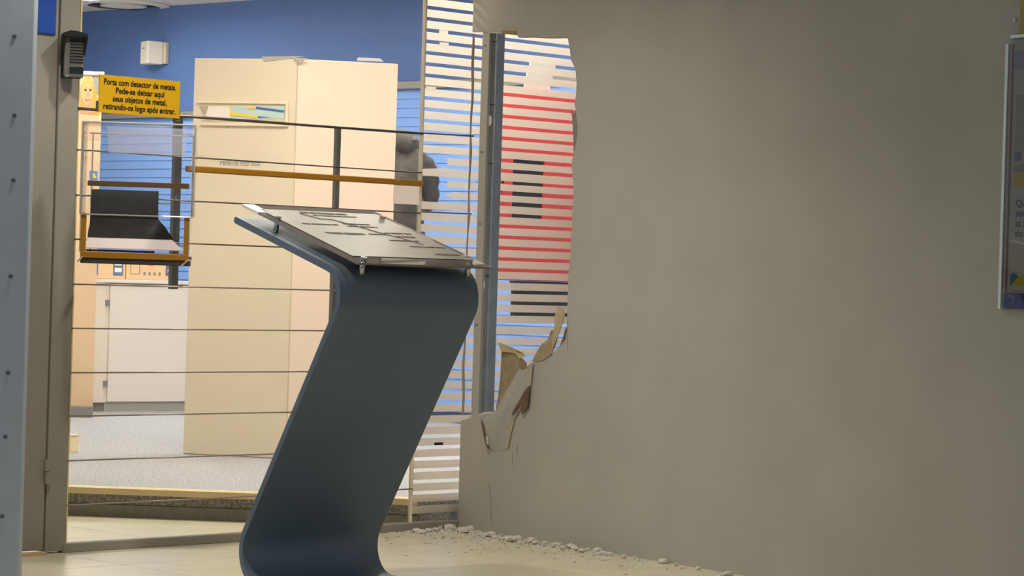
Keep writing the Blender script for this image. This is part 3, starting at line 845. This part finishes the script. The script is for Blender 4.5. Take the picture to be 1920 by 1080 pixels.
def back_wall_things():
    # head rails and blue slats along the back wall: one blind left of the screen, one right of it
    g = lambda x, y: BW.hit(x, y, -.06)
    for (pa, pb, ra, rb, lab) in ((120, 420, 212, 222, 'blue slat blind behind the drop box, left of the cream screen'),
                                  (640, 1400, 153, 167, 'blue slat blind behind the striped glass, right of the cream screen')):
        xa, xb = g(pa, 300)[0], min(g(pb, 300)[0], 7.5)
        pm = 260 if pa < 200 else 770
        zr1 = g(pm, ra)[1]; zr0 = g(pm, rb)[1]
        t = Thing('window_blind', lab, 'blind', BW, ((xa + xb) / 2, -.06, STEP), group='blue blinds on the back wall')
        t.part('head_rail', MB().box(xa, xb, -.085, -.001, zr0, zr1), M_grey, bevel=.003)
        pit = .055
        n = int((zr0 - STEP - .05) / pit)
        src = None
        for k in range(n):
            z = zr0 - .002 - k * pit
            if src is None:
                src = t.part('slat', MB().hexa([(xa, -.050, z - .0545), (xb, -.050, z - .0545), (xb, -.047, z - .0545), (xa, -.047, z - .0545)], [(xa, -.044, z), (xb, -.044, z), (xb, -.041, z), (xa, -.041, z)]), M_blind)
            else:
                c = src.copy(); COL.objects.link(c); c.parent = t.o; c.location = (0, 0, -k * pit)
        t.part('bottom_bar', MB().box(xa, xb, -.055, -.035, zr0 - n * pit - .03, zr0 - n * pit - .005), M_grey)
    # motion sensor
    h = lambda x, y: BW.hit(x, y, -.02)
    x0, z1 = h(281, 80); x1, z0 = h(318, 121)
    xm = h(303, 100)[0]
    t = Thing('motion_sensor', 'small white motion sensor high on the blue wall', 'sensor', BW, ((x0 + x1) / 2, 0, z0))
    t.part('bracket', MB().box(xm - .02, x1 - .03, -.03, -.001, z0 + .006, z1 - .004), mat('sensor_side', '#cbbfae', .6), bevel=.003)
    b = MB().hexa([(x0, -.10, z0), (xm, -.14, z0), (xm + .03, -.031, z0), (x0 + .02, -.031, z0)], [(x0, -.10, z1), (xm, -.14, z1), (xm + .03, -.031, z1), (x0 + .02, -.031, z1)])
    t.part('housing', b, M_white, bevel=.008)
    t.part('lens_mark', MB().hexa([(x0 + .04, -.118, z0 + .10), (x0 + .068, -.129, z0 + .10), (x0 + .068, -.12, z0 + .10), (x0 + .04, -.11, z0 + .10)], [(x0 + .04, -.118, z0 + .106), (x0 + .068, -.129, z0 + .106), (x0 + .068, -.12, z0 + .106), (x0 + .04, -.11, z0 + .106)]), M_grey)
    # round vent in the ceiling
    r = ray(232, 7); p = EYE + r * ((ZC - EYE.z) / r.z)
    fr = Frame((p.x, p.y), 0)
    t = Thing('ceiling_vent', 'round vent with dark slot in the white ceiling', 'vent', fr, (0, 0, ZC))
    for (nm, R1, R0, z0, z1, m) in (('rim', .30, .235, -.018, -.001, M_white), ('slot', .235, .15, -.006, -.001, M_black), ('cone', .15, .0, -.03, -.001, M_white)):
        n = 32; mb = MB(); vs = []; fs = []
        for k in range(n):
            a = 2 * pi * k / n
            vs += [(R1 * cos(a), R1 * sin(a) , ZC - .001), (R1 * cos(a), R1 * sin(a), ZC + z0 * .6), (max(R0, .001) * cos(a), max(R0, .001) * sin(a), ZC + z0)]
        for k in range(n):
            j = (k + 1) % n
            fs += [(3 * k, 3 * j, 3 * j + 1, 3 * k + 1), (3 * k + 1, 3 * j + 1, 3 * j + 2, 3 * k + 2)]
        t.part(nm, mb.add(vs, fs), m)
back_wall_things()

def banner():
    y = 15.2
    p = at_depth(148, 500, y); fr = Frame(p, radians(8))
    g = fr.hit
    x0 = g(120, 300)[0]; x1 = g(189, 250)[0]; zt = g(170, 140)[1]
    t = Thing('standing_banner', 'printed standing banner of a smiling blonde woman beside the door frame', 'banner', fr, ((x0 + x1) / 2, 0, STEP))
    t.part('sheet', MB().box(x0, x1, 0, .004, STEP + .06, zt), mat('banner_paper', '#dfc09c', .6))
    t.part('top_bar', MB().box(x0, x1 + .01, -.01, .014, zt, g(170, 134)[1]), M_white)
    t.part('foot', MB().box(x0, x1, -.12, .12, STEP, STEP + .06), M_grey)
    P = lambda x, y_: g(x, y_)
    def pr(nm, pts, col, e):
        t.part(nm, MB().prism([P(*q) for q in pts], -e, -e + .0006), mat('print_' + col[1:], col, .6))
    pr('print_ground', [(172, 142), (190, 142), (190, 178), (180, 178)], '#8b857c', .001)
    def ell(cx, cy, rx, ry, a0=0, a1=2 * pi, n=20):
        return [(cx + rx * cos(a0 + (a1 - a0) * k / n), cy + ry * sin(a0 + (a1 - a0) * k / n)) for k in range(n)]
    pr('print_hair', [(150, 212), (151, 170), (155, 150), (163, 143), (171, 147), (177, 160), (182, 180), (188, 204), (186, 216), (170, 216)], '#c48f3e', .0016)
    pr('print_face', ell(163, 172, 11.5, 25), '#d89a70', .0022)
    pr('print_neck', [(157, 192), (172, 192), (176, 214), (152, 214)], '#c98c66', .002)
    pr('print_fringe', [(150, 168), (154, 152), (163, 145), (172, 150), (176, 164), (170, 156), (162, 154), (156, 160)], '#cf9c4a', .0028)
    for cx in (160.5, 169.5):
        pr('print_eye', ell(cx, 169, 2.4, 1.9, n=10), '#3a271c', .0028)
        pr('print_brow', [(cx - 3, 164.6), (cx + 3, 164), (cx + 3, 165.2), (cx - 3, 165.8)], '#a5794a', .0028)
    pr('print_nose', [(165, 172), (167, 181), (163, 181)], '#b97a56', .0028)
    pr('print_mouth', [(159, 185), (164, 187), (170, 184.5), (168, 189), (164, 190.5), (161, 189)], '#b5443f', .0028)
    pr('print_teeth', [(161, 186.4), (164.5, 187.6), (168, 186), (165, 188.4)], '#f6efe8', .0034)
    pr('print_shirt', [(150, 214), (186, 214), (188, 262), (150, 262)], '#dcae8a', .0012)
    pr('print_block', [(168, 320), (183, 321), (183, 339), (168, 339)], '#4d86cf', .0016)
    pr('print_mark', [(170, 333), (176, 324), (182, 334)], '#f1c545', .0024)
banner()

def cream_block():
    p = flo(140, 848, STEP); fr = Frame(p, FA.a)
    x1 = fr.hit(147, 840)[0]; z1 = fr.hit(143, 816)[1]
    t = Thing('door_stop_block', 'small cream block on the floor beside the door frame', 'block', fr, (x1 - .06, .04, STEP))
    t.part('body', MB().box(x1 - .12, x1, 0, .08, STEP, z1 - .004), mat('block_cream', '#ecdcb4', .6), bevel=.003)
    t.part('cap', MB().box(x1 - .123, x1 + .003, -.003, .083, z1 - .0035, z1 + .004), mat('block_cream', '#ecdcb4', .6))
cream_block()

def red_cabinet():
    d = .75
    g = lambda x, y: FA.hit(x, y, d)
    x0 = g(922, 300)[0]; x1 = x0 + 1.0; z1 = g(1000, 169)[1]; z0 = g(1000, 527)[1]
    t = Thing('red_cabinet', 'red metal cabinet with dark window seen through the hole and striped glass', 'cabinet', FA, (x0 + .4, d + .1, z0))
    w0 = g(961, 350)[0]; w1 = g(1021, 350)[0]; wz1 = g(990, 297)[1]; wz0 = g(990, 412)[1]
    t.part('body', MB().box(x0, x1, d + .02, d + .035, z0, z1), M_red)
    # door built as a frame around the dark window
    xs = g(1059, 300)[0]
    dr = t.part('door', MB().box(x0 + .003, w0, d, d + .019, z0 + .003, z1 - .003), M_red)
    for b in ((w1, xs - .003, z0 + .003, z1 - .003), (w0, w1, z0 + .003, wz0), (w0, w1, wz1, z1 - .003)):
        t.part('door_rail', MB().box(b[0], b[1], d, d + .019, b[2], b[3]), M_red, dr)
    t.part('window', MB().box(w0, w1, d + .012, d + .018, wz0, wz1), mat('dark_glass', '#2b2427', .25), dr)
    t.part('seam', MB().box(xs - .003, xs, d + .01, d + .018, z0 + .003, z1 - .003), M_black)
    t.part('side_panel', MB().box(xs, x1, d, d + .019, z0 + .003, z1 - .003), M_red)
    hx, hz = g(936, 348)
    ring = [(hx + .018 * cos(a), d - .01, hz + .024 * sin(a)) for a in [radians(30 + 12 * k) for k in range(22)]]
    t.part('handle', MB().tube(ring, .005, 6), M_black)
    for py in (118, 140, 160):
        a = g(1003 - (py - 118) * .25, py)
        t.part('white_tag', MB().box(a[0], a[0] + .16, d + .03, d + .034, a[1] - .022, a[1] + .022), M_paper)
    # dark pump box under it
    a = g(968, 545); b = g(968, 606)
    t = Thing('black_case', 'black case under the red cabinet behind the striped glass', 'case', FA, (a[0] + .3, d + .1, b[1]))
    t.part('case', MB().box(a[0], a[0] + .75, d + .01, d + .035, b[1], z0 - .012), M_black, bevel=.004)
    t.part('lid', MB().box(a[0] - .004, a[0] + .754, d + .006, d + .039, z0 - .0115, z0 - .001), M_black)
    t.part('leg', MB().box(a[0] + .4, a[0] + .45, d + .01, d + .035, STEP, b[1]), M_black)
red_cabinet()

# ------------------------------------------------------------------ person
def skin_mesh(name, verts, edges, radii, root, sub=2):
    me = bpy.data.meshes.new(name)
    me.from_pydata(verts, edges, [])
    o = bpy.data.objects.new(name, me); COL.objects.link(o)
    o.modifiers.new('skin', 'SKIN')
    me.skin_vertices[0].data
    for i, r in enumerate(radii):
        sv = me.skin_vertices[0].data[i]
        sv.radius = r if isinstance(r, tuple) else (r, r)
        sv.use_root = (i == root)
    s = o.modifiers.new('sub', 'SUBSURF'); s.levels = sub; s.render_levels = sub
    dg = bpy.context.evaluated_depsgraph_get(); dg.update()
    m2 = bpy.data.meshes.new_from_object(o.evaluated_get(dg))
    bpy.data.objects.remove(o, do_unlink=True)
    m2.name = name
    for p in m2.polygons: p.use_smooth = True
    return m2

def person():
    p = at_depth(726, 500, 13.6)
    fr = Frame((p.x, p.y), radians(12))
    t = Thing('person', 'person in a grey hooded jacket standing behind the cream screen', 'person', fr, (0, 0, STEP))
    V, E, Rr = [], [], []
    def v(c, r, par=None):
        V.append(c); Rr.append(r)
        if par is not None: E.append((par, len(V) - 1))
        return len(V) - 1
    pel = v((0, 0, .95), (.15, .11)); ab = v((0, .01, 1.12), (.14, .10), pel); ch = v((0, .02, 1.32), (.16, .11), ab)
    nk = v((-.04, .05, 1.49), .06, ch); hd0 = v((-.09, .10, 1.57), .075, nk); hd1 = v((-.11, .12, 1.65), .088, hd0); hd2 = v((-.12, .11, 1.72), .06, hd1)
    for sx in (-1, 1):
        hp = v((sx * .09, .0, .90), .095, pel); kn = v((sx * .10, .02, .50), .062, hp); an = v((sx * .11, -.01, .10), .042, kn)
        he = v((sx * .11, -.02, .05), .042, an); to = v((sx * .125, .14, .035), .035, he)
        sh = v((sx * .14, .02, 1.39), .045, ch); el = v((sx * .195, .15, 1.225), .030, sh); wr = v((sx * .07, .36, 1.24), .030, el)
        pm = v((sx * .04, .43, 1.26), (.034, .018), wr)
        for q, ln in enumerate((.07, .08, .075, .06)):
            a = v((sx * .04 - .028 + .018 * q, .47, 1.265), .0095, pm); v((sx * .04 - .028 + .018 * q, .47 + ln * .6, 1.25), .0085, a)
        th = v((sx * .012, .43, 1.285), .010, pm); v((sx * -.004, .465, 1.30), .009, th)
    me = skin_mesh('body', V, E, Rr, pel)
    sk = mat('skin', '#b98a6c', .6); tr = mat('dark_trousers', '#26262a', .8); shoe = mat('shoe_black', '#161616', .5)
    for m in (sk, tr, shoe): me.materials.append(m)
    for pl in me.polygons:
        z = pl.center.z
        pl.material_index = 2 if z < .09 else (1 if z < 1.0 else 0)
    o = bpy.data.objects.new('body', me); COL.objects.link(o); o.parent = t.o
    # face and ears on the far side of the head
    for nm, c, r in (('nose', (-.11, .215, 1.635), .016), ('ear', (-.198, .11, 1.635), .022), ('ear', (-.022, .11, 1.635), .022), ('mouth', (-.11, .202, 1.595), .014), ('eye', (-.14, .200, 1.66), .010), ('eye', (-.08, .200, 1.66), .010)):
        mb = MB()
        mb.tube([(c[0], c[1], c[2] - r), (c[0], c[1], c[2] - r * .6), (c[0], c[1], c[2]), (c[0], c[1], c[2] + r * .6), (c[0], c[1], c[2] + r)], [r * .3, r * .75, r, r * .75, r * .3], 8)
        mb.build(nm, {'mouth': mat('lip', '#9a5a50', .5), 'eye': mat('eye_white', '#e8e4de', .3)}.get(nm, sk), t.o, smooth=True)
    hv = [(-.11, .06, 1.58), (-.11, .07, 1.66), (-.115, .095, 1.73)]
    hm = skin_mesh('hair', hv, [(0, 1), (1, 2)], [(.085, .07), (.1, .09), (.08, .085)], 0)
    hm.materials.append(mat('hair_dark', '#2a211c', .7))
    ho = bpy.data.objects.new('hair', hm); COL.objects.link(ho); ho.parent = t.o
    # jacket with its hood folded on the shoulders
    V, E, Rr = [], [], []
    hem = v((0, 0, .80), (.21, .16)); wa = v((.0, 0, 1.0), (.205, .155), hem); cst = v((0, .0, 1.24), (.205, .15), wa); up = v((.0, .0, 1.38), (.185, .13), cst)
    col = v((-.0, .0, 1.50), (.15, .12), up); ct = v((-.01, .01, 1.56), (.115, .10), col)
    for sx in (-1, 1):
        tp = v((sx * .085, .0, 1.445), .115, up); sh = v((sx * .16, .02, 1.40), .10, tp); mid = v((sx * .20, .07, 1.31), .088, sh); el = v((sx * .205, .15, 1.22), .075, mid); wr = v((sx * .09, .34, 1.235), .048, el)
    jm = skin_mesh('jacket', V, E, Rr, hem, sub=3)
    random.seed(3)
    for vv in jm.vertices:      # folds of padded cloth
        c = vv.co
        k = .006 * sin(c.z * 46 + c.x * 22 + c.y * 15) + .0035 * sin(c.z * 95 - c.x * 50)
        vv.co = c + vv.normal * k
    jm.materials.append(mat('jacket_grey', '#4b4743', .8, var=.35, vscale=9, bump=1.0, bscale=16))
    jo = bpy.data.objects.new('jacket', jm); COL.objects.link(jo); jo.parent = t.o
    jo['label'] = 'grey padded jacket'
    hm = skin_mesh('hood', [(-.15, .10, 1.46), (-.12, -.01, 1.50), (-.03, -.07, 1.53), (.06, -.06, 1.535), (.115, .01, 1.50), (.13, .10, 1.45)], [(i, i + 1) for i in range(5)], [.05, .068, .076, .076, .07, .05], 2)
    hm.materials.append(MATS['jacket_grey'])
    hd = bpy.data.objects.new('hood', hm); COL.objects.link(hd); hd.parent = t.o
person()

# ------------------------------------------------------------------ posters on the partition
def posters():
    dd = -.014
    g = lambda x, y: WA.hit(x, y, dd)
    x0 = g(1884, 330)[0]; z0 = g(1876, 579)[1]; z1 = g(1898, 76)[1]
    wd = .36
    t = Thing('poster_holder', 'clear acrylic poster holder with printed leaflet on the grey partition', 'poster', WA, (x0 + wd / 2, 0, z0))
    h = z1 - z0
    t.part('backing', MB().box(x0, x0 + wd, -.006, -.001, z0, z1), mat('holder_grey', '#a6a096', .5))
    t.part('edge_strip', MB().box(x0 - .009, x0 + .002, -.018, -.001, z0 + .0, z1 - .01), mat('edge_cyan', '#e9f4f6', .15, spec=.8))
    t.part('edge_strip', MB().box(x0 + .006, x0 + .014, -.013, -.0065, z0 + .03, z1 - .01), mat('edge_pink', '#b79a8c', .4))
    pa = t.part('leaflet', MB().box(x0 + .022, x0 + wd - .02, -.010, -.0065, z0 + .055, z1 - .012), mat('leaflet_grey', '#aaa398', .7))
    Z = lambda y: g(1905, y)[1]
    def bl(nm, xa, xb, ya, yb, col, e=.0115):
        return t.part(nm, MB().box(x0 + xa, x0 + xb, -e, -.0101, Z(yb), Z(ya)), mat('poster_' + col[1:], col, .6), pa)
    bl('yellow_band', .035, wd - .03, 327, 349, '#b3a018')
    bl('head_block', .02, wd - .02, 96, 130, '#8f8c93')
    bl('grey_band', .03, wd - .03, 309, 322, '#8d887e')
    bl('photo_block', .035, wd - .03, 178, 285, '#989187')
    bl('round_mark', .035, .06, 286, 302, '#6f6a86')
    bl('blue_footer', .010, wd, 550, 579, '#3c4682', .013)
    b = bl('yellow_band', .045, wd - .03, 518, 535, '#b3a812')
    t.part('flag_mark', MB().prism([(x0 + .032, Z(535)), (x0 + .034, Z(515)), (x0 + .046, Z(511)), (x0 + .064, Z(519))], -.0125, -.0118), mat('flag_teal', '#3f6f86', .5), pa)
    ink = mat('poster_ink', '#5d5666', .7)
    lettering(['Tabe'], .026, x0 + .075, -.012, Z(332), mat('ink_olive', '#5e5a26', .7), pa, t.base, align='LEFT')
    lettering(['Quer', 'sensa', 'as fac', 'do ser'], .030, x0 + .045, -.0106, Z(372), ink, pa, t.base, align='LEFT', lead=1.0, bold=.0008)
    n = 16; cx = x0 + .040; cz = Z(563)
    mb = MB().tube([(cx + .013 * cos(radians(-60 + 15 * k)), -.0145, cz + .013 * sin(radians(-60 + 15 * k))) for k in range(14)], .0022, 6)
    t.part('ring_mark', mb, mat('ring_cream', '#b6a79a', .4), pa)
    t.part('cover_sheet', MB().box(x0 + .002, x0 + wd, -.0168, -.0152, z0, z1), M_glass)
    # yellow poster above it
    xa = g(1903, 40)[0]; zb = g(1903, 74)[1]
    t = Thing('yellow_poster', 'yellow poster in a clear holder above the printed leaflet', 'poster', WA, (xa + .18, 0, zb))
    t.part('sheet', MB().box(xa + .012, xa + wd, -.008, -.001, zb + .014, zb + .55), mat('poster_yellow', '#c2a81c', .6))
    t.part('lower_edge', MB().box(xa - .012, xa + wd, -.02, -.001, zb + .004, zb + .013), mat('edge_cyan', '#e9f4f6', .15, spec=.8))
    t.part('cover_sheet', MB().box(xa, xa + wd, -.0145, -.013, zb + .014, zb + .55), M_glass)
    sx, sz = g(1904, 38)
    t.part('screw', MB().tube([(sx, -.02, sz), (sx, -.013, sz)], .006, 10), mat('screw_bright', '#cfc8c0', .3, .7))
posters()

# ------------------------------------------------------------------ plaster debris along the wall foot
def debris():
    random.seed(11)
    def lump(sz):
        bm = bmesh.new()
        bmesh.ops.create_icosphere(bm, subdivisions=1, radius=1)
        for v_ in bm.verts:
            v_.co = Vector((v_.co.x * sz * random.uniform(.7, 1.4), v_.co.y * sz * random.uniform(.6, 1.1), v_.co.z * sz * random.uniform(.35, .6)))
        zmin = min(v_.co.z for v_ in bm.verts)
        for v_ in bm.verts: v_.co.z -= zmin
        me = bpy.data.meshes.new('plaster_chunk'); bm.to_mesh(me); bm.free()
        me.materials.append(M_gyps)
        return me
    kinds = [lump(s) for s in (.010, .013, .017, .022)]
    def spot():
        if random.random() < .34:
            s = LEN - abs(random.gauss(0, .14)); d = -.03 - abs(random.gauss(0, .03))
            if s > LEN - .01: s = LEN - .02
            return FA.w(s, d, 0)
        s = abs(random.gauss(.1, .55)) + .02; d = -.025 - abs(random.gauss(0, .035))
        return WA.w(min(s, 1.8), d, 0)
    made = 0; tries = 0; put = []
    while made < 60 and tries < 3000:
        tries += 1
        p = spot()
        if any((p - q).length < .034 for q in put): continue
        put.append(p)
        o = bpy.data.objects.new('plaster_chunk', random.choice(kinds)); COL.objects.link(o)
        o.location = (p.x, p.y, .0005); o.rotation_euler = (0, 0, random.uniform(0, 6.28))
        sc = random.uniform(.7, 1.25); o.scale = (sc, sc, sc)
        near = FA.loc(p)[1] > -.16
        tag(o, 'small white plaster chunk on the tiles against the sill of the striped glass' if near else 'small white plaster chunk on the tiles along the foot of the grey partition', 'rubble',
            'plaster chunks along the glass sill' if near else 'plaster chunks along the partition foot')
        made += 1
    # one larger flat slab of plaster, and the fine crumbs
    p = flo(991, 1010)
    fr = Frame((p.x, p.y), WA.a)
    o = MB().prism([(-.07, 0), (.08, 0), (.075, .012), (.02, .016), (-.06, .012)], -.012, .012).build('plaster_slab', M_gyps)
    o.location = (p.x, p.y, .0005); o.rotation_euler = (0, 0, WA.a)
    tag(o, 'long flat plaster slab on the floor, largest of the rubble', 'rubble')
    for fr, n, lab in ((WA, 900, 'fine plaster crumbs strewn along the foot of the partition'), (FA, 420, 'fine plaster crumbs strewn along the sill of the striped glass')):
        cr = MB()
        for i in range(n):
            if fr is WA: x, y = abs(random.gauss(.1, .6)) + .06, -.022 - abs(random.gauss(0, .045 if i % 3 else .2))
            else: x, y = LEN - .03 - abs(random.gauss(0, .2)), -.024 - abs(random.gauss(0, .03 if i % 3 else .12))
            p = fr.w(x, y, 0)
            if WA.loc(p)[1] > -.012 or FA.loc(p)[1] > -.018 or (fr is FA and x < LEN - .62): continue
            r = random.uniform(.002, .008); a = random.uniform(0, 6.28)
            b = [(x + r * cos(a + q * 2.09), y + r * sin(a + q * 2.09), .0003) for q in range(3)] + [(x, y, r * random.uniform(.6, 1.3))]
            cr.add(b, [(0, 2, 1), (0, 1, 3), (1, 2, 3), (2, 0, 3)])
        o = cr.build('plaster_crumbs', M_gyps)
        o.location = fr.w(0, 0, 0); o.rotation_euler = (0, 0, fr.a)
        tag(o, lab, 'rubble', kind='stuff')
    cr = MB()
    for i in range(130):
        p = WA.w(abs(random.gauss(.1, .7)), -abs(random.gauss(.1, .28)) - .03, 0)
        if FA.loc(p)[1] > -.03: continue
        r = random.uniform(.002, .007); a = random.uniform(0, 6.28)
        b = [(p.x + r * cos(a + q * 2.09) * 1.6, p.y + r * sin(a + q * 2.09), .0004) for q in range(3)] + [(p.x, p.y, .002)]
        cr.add(b, [(0, 2, 1), (0, 1, 3), (1, 2, 3), (2, 0, 3)])
    o = cr.build('dirt_specks', mat('dirt', '#6a604f', .9))
    tag(o, 'dark specks of dirt on the tiles before the partition', 'dirt', kind='stuff')
debris()

# ------------------------------------------------------------------ ceiling lamps of the bank
def lamps():
    fr = Frame((0, 0), FA.a)
    names = ['nearest the clear glass', 'over the cream screen', 'over the striped glass', 'before the blue wall', 'over the low cupboard', 'deep on the right', 'just behind the striped glass, added to light the red cabinet', 'at the far end, added to brighten the left blind']
    spots = [(-1.1, 10.9), (-.6, 13.1), (.9, 12.3), (-.3, 14.2), (-2.3, 14.8), (1.6, 13.6), (-.15, 11.0), (-2.7, 16.3)]  # last two are added unseen panels, brightening red cabinet and left blind
    for (x, y), nm in zip(spots, names):
        f = Frame((x, y), FA.a)
        t = Thing('ceiling_light', 'square ceiling light panel of the bank ' + nm, 'light', f, (0, 0, ZC - .05), group='bank ceiling lights')
        fm = MB()
        for b in ((-.32, .32, -.32, -.30), (-.32, .32, .30, .32), (-.32, -.30, -.30, .30), (.30, .32, -.30, .30)):
            fm.box(b[0], b[1], b[2], b[3], ZC - .05, ZC - .001)
        t.part('frame', fm, M_white)
        t.part('diffuser', MB().box(-.299, .299, -.299, .299, ZC - .042, ZC - .03), M_lamp)
lamps()

# ------------------------------------------------------------------ added unseen downlights brightening the lobby floor and lower wall
def fill_spots():
    for (x, y, w, nm) in ((-1.15, 7.9, 90, 'above the drop box'), (-.6, 8.8, 78, 'above the lectern sign')):
        f = Frame((x, y), 0)
        t = Thing('fill_spot', 'added unseen lobby downlight ' + nm, 'light', f, (0, 0, 2.70), group='added lobby downlights')
        n = 24; mb = MB(); vs = []; fs = []
        for k in range(n):
            a = 2 * pi * k / n
            vs += [(.09 * cos(a), .09 * sin(a), 2.7595), (.09 * cos(a), .09 * sin(a), 2.70), (.075 * cos(a), .075 * sin(a), 2.70), (.075 * cos(a), .075 * sin(a), 2.755)]
        for k in range(n):
            j = (k + 1) % n
            fs += [(4 * k + i, 4 * j + i, 4 * j + i + 1, 4 * k + i + 1) for i in range(3)]
        t.part('trim_ring', mb.add(vs, fs), M_white)
        L = bpy.data.lights.new('fill_beam', 'SPOT'); L.energy = w; L.color = (1.0, .95, .83)
        L.spot_size = radians(130); L.spot_blend = 1.0; L.shadow_soft_size = .06
        lo = bpy.data.objects.new('fill_beam', L); COL.objects.link(lo); lo.parent = t.o; lo.location = (0, 0, -.01)
fill_spots()
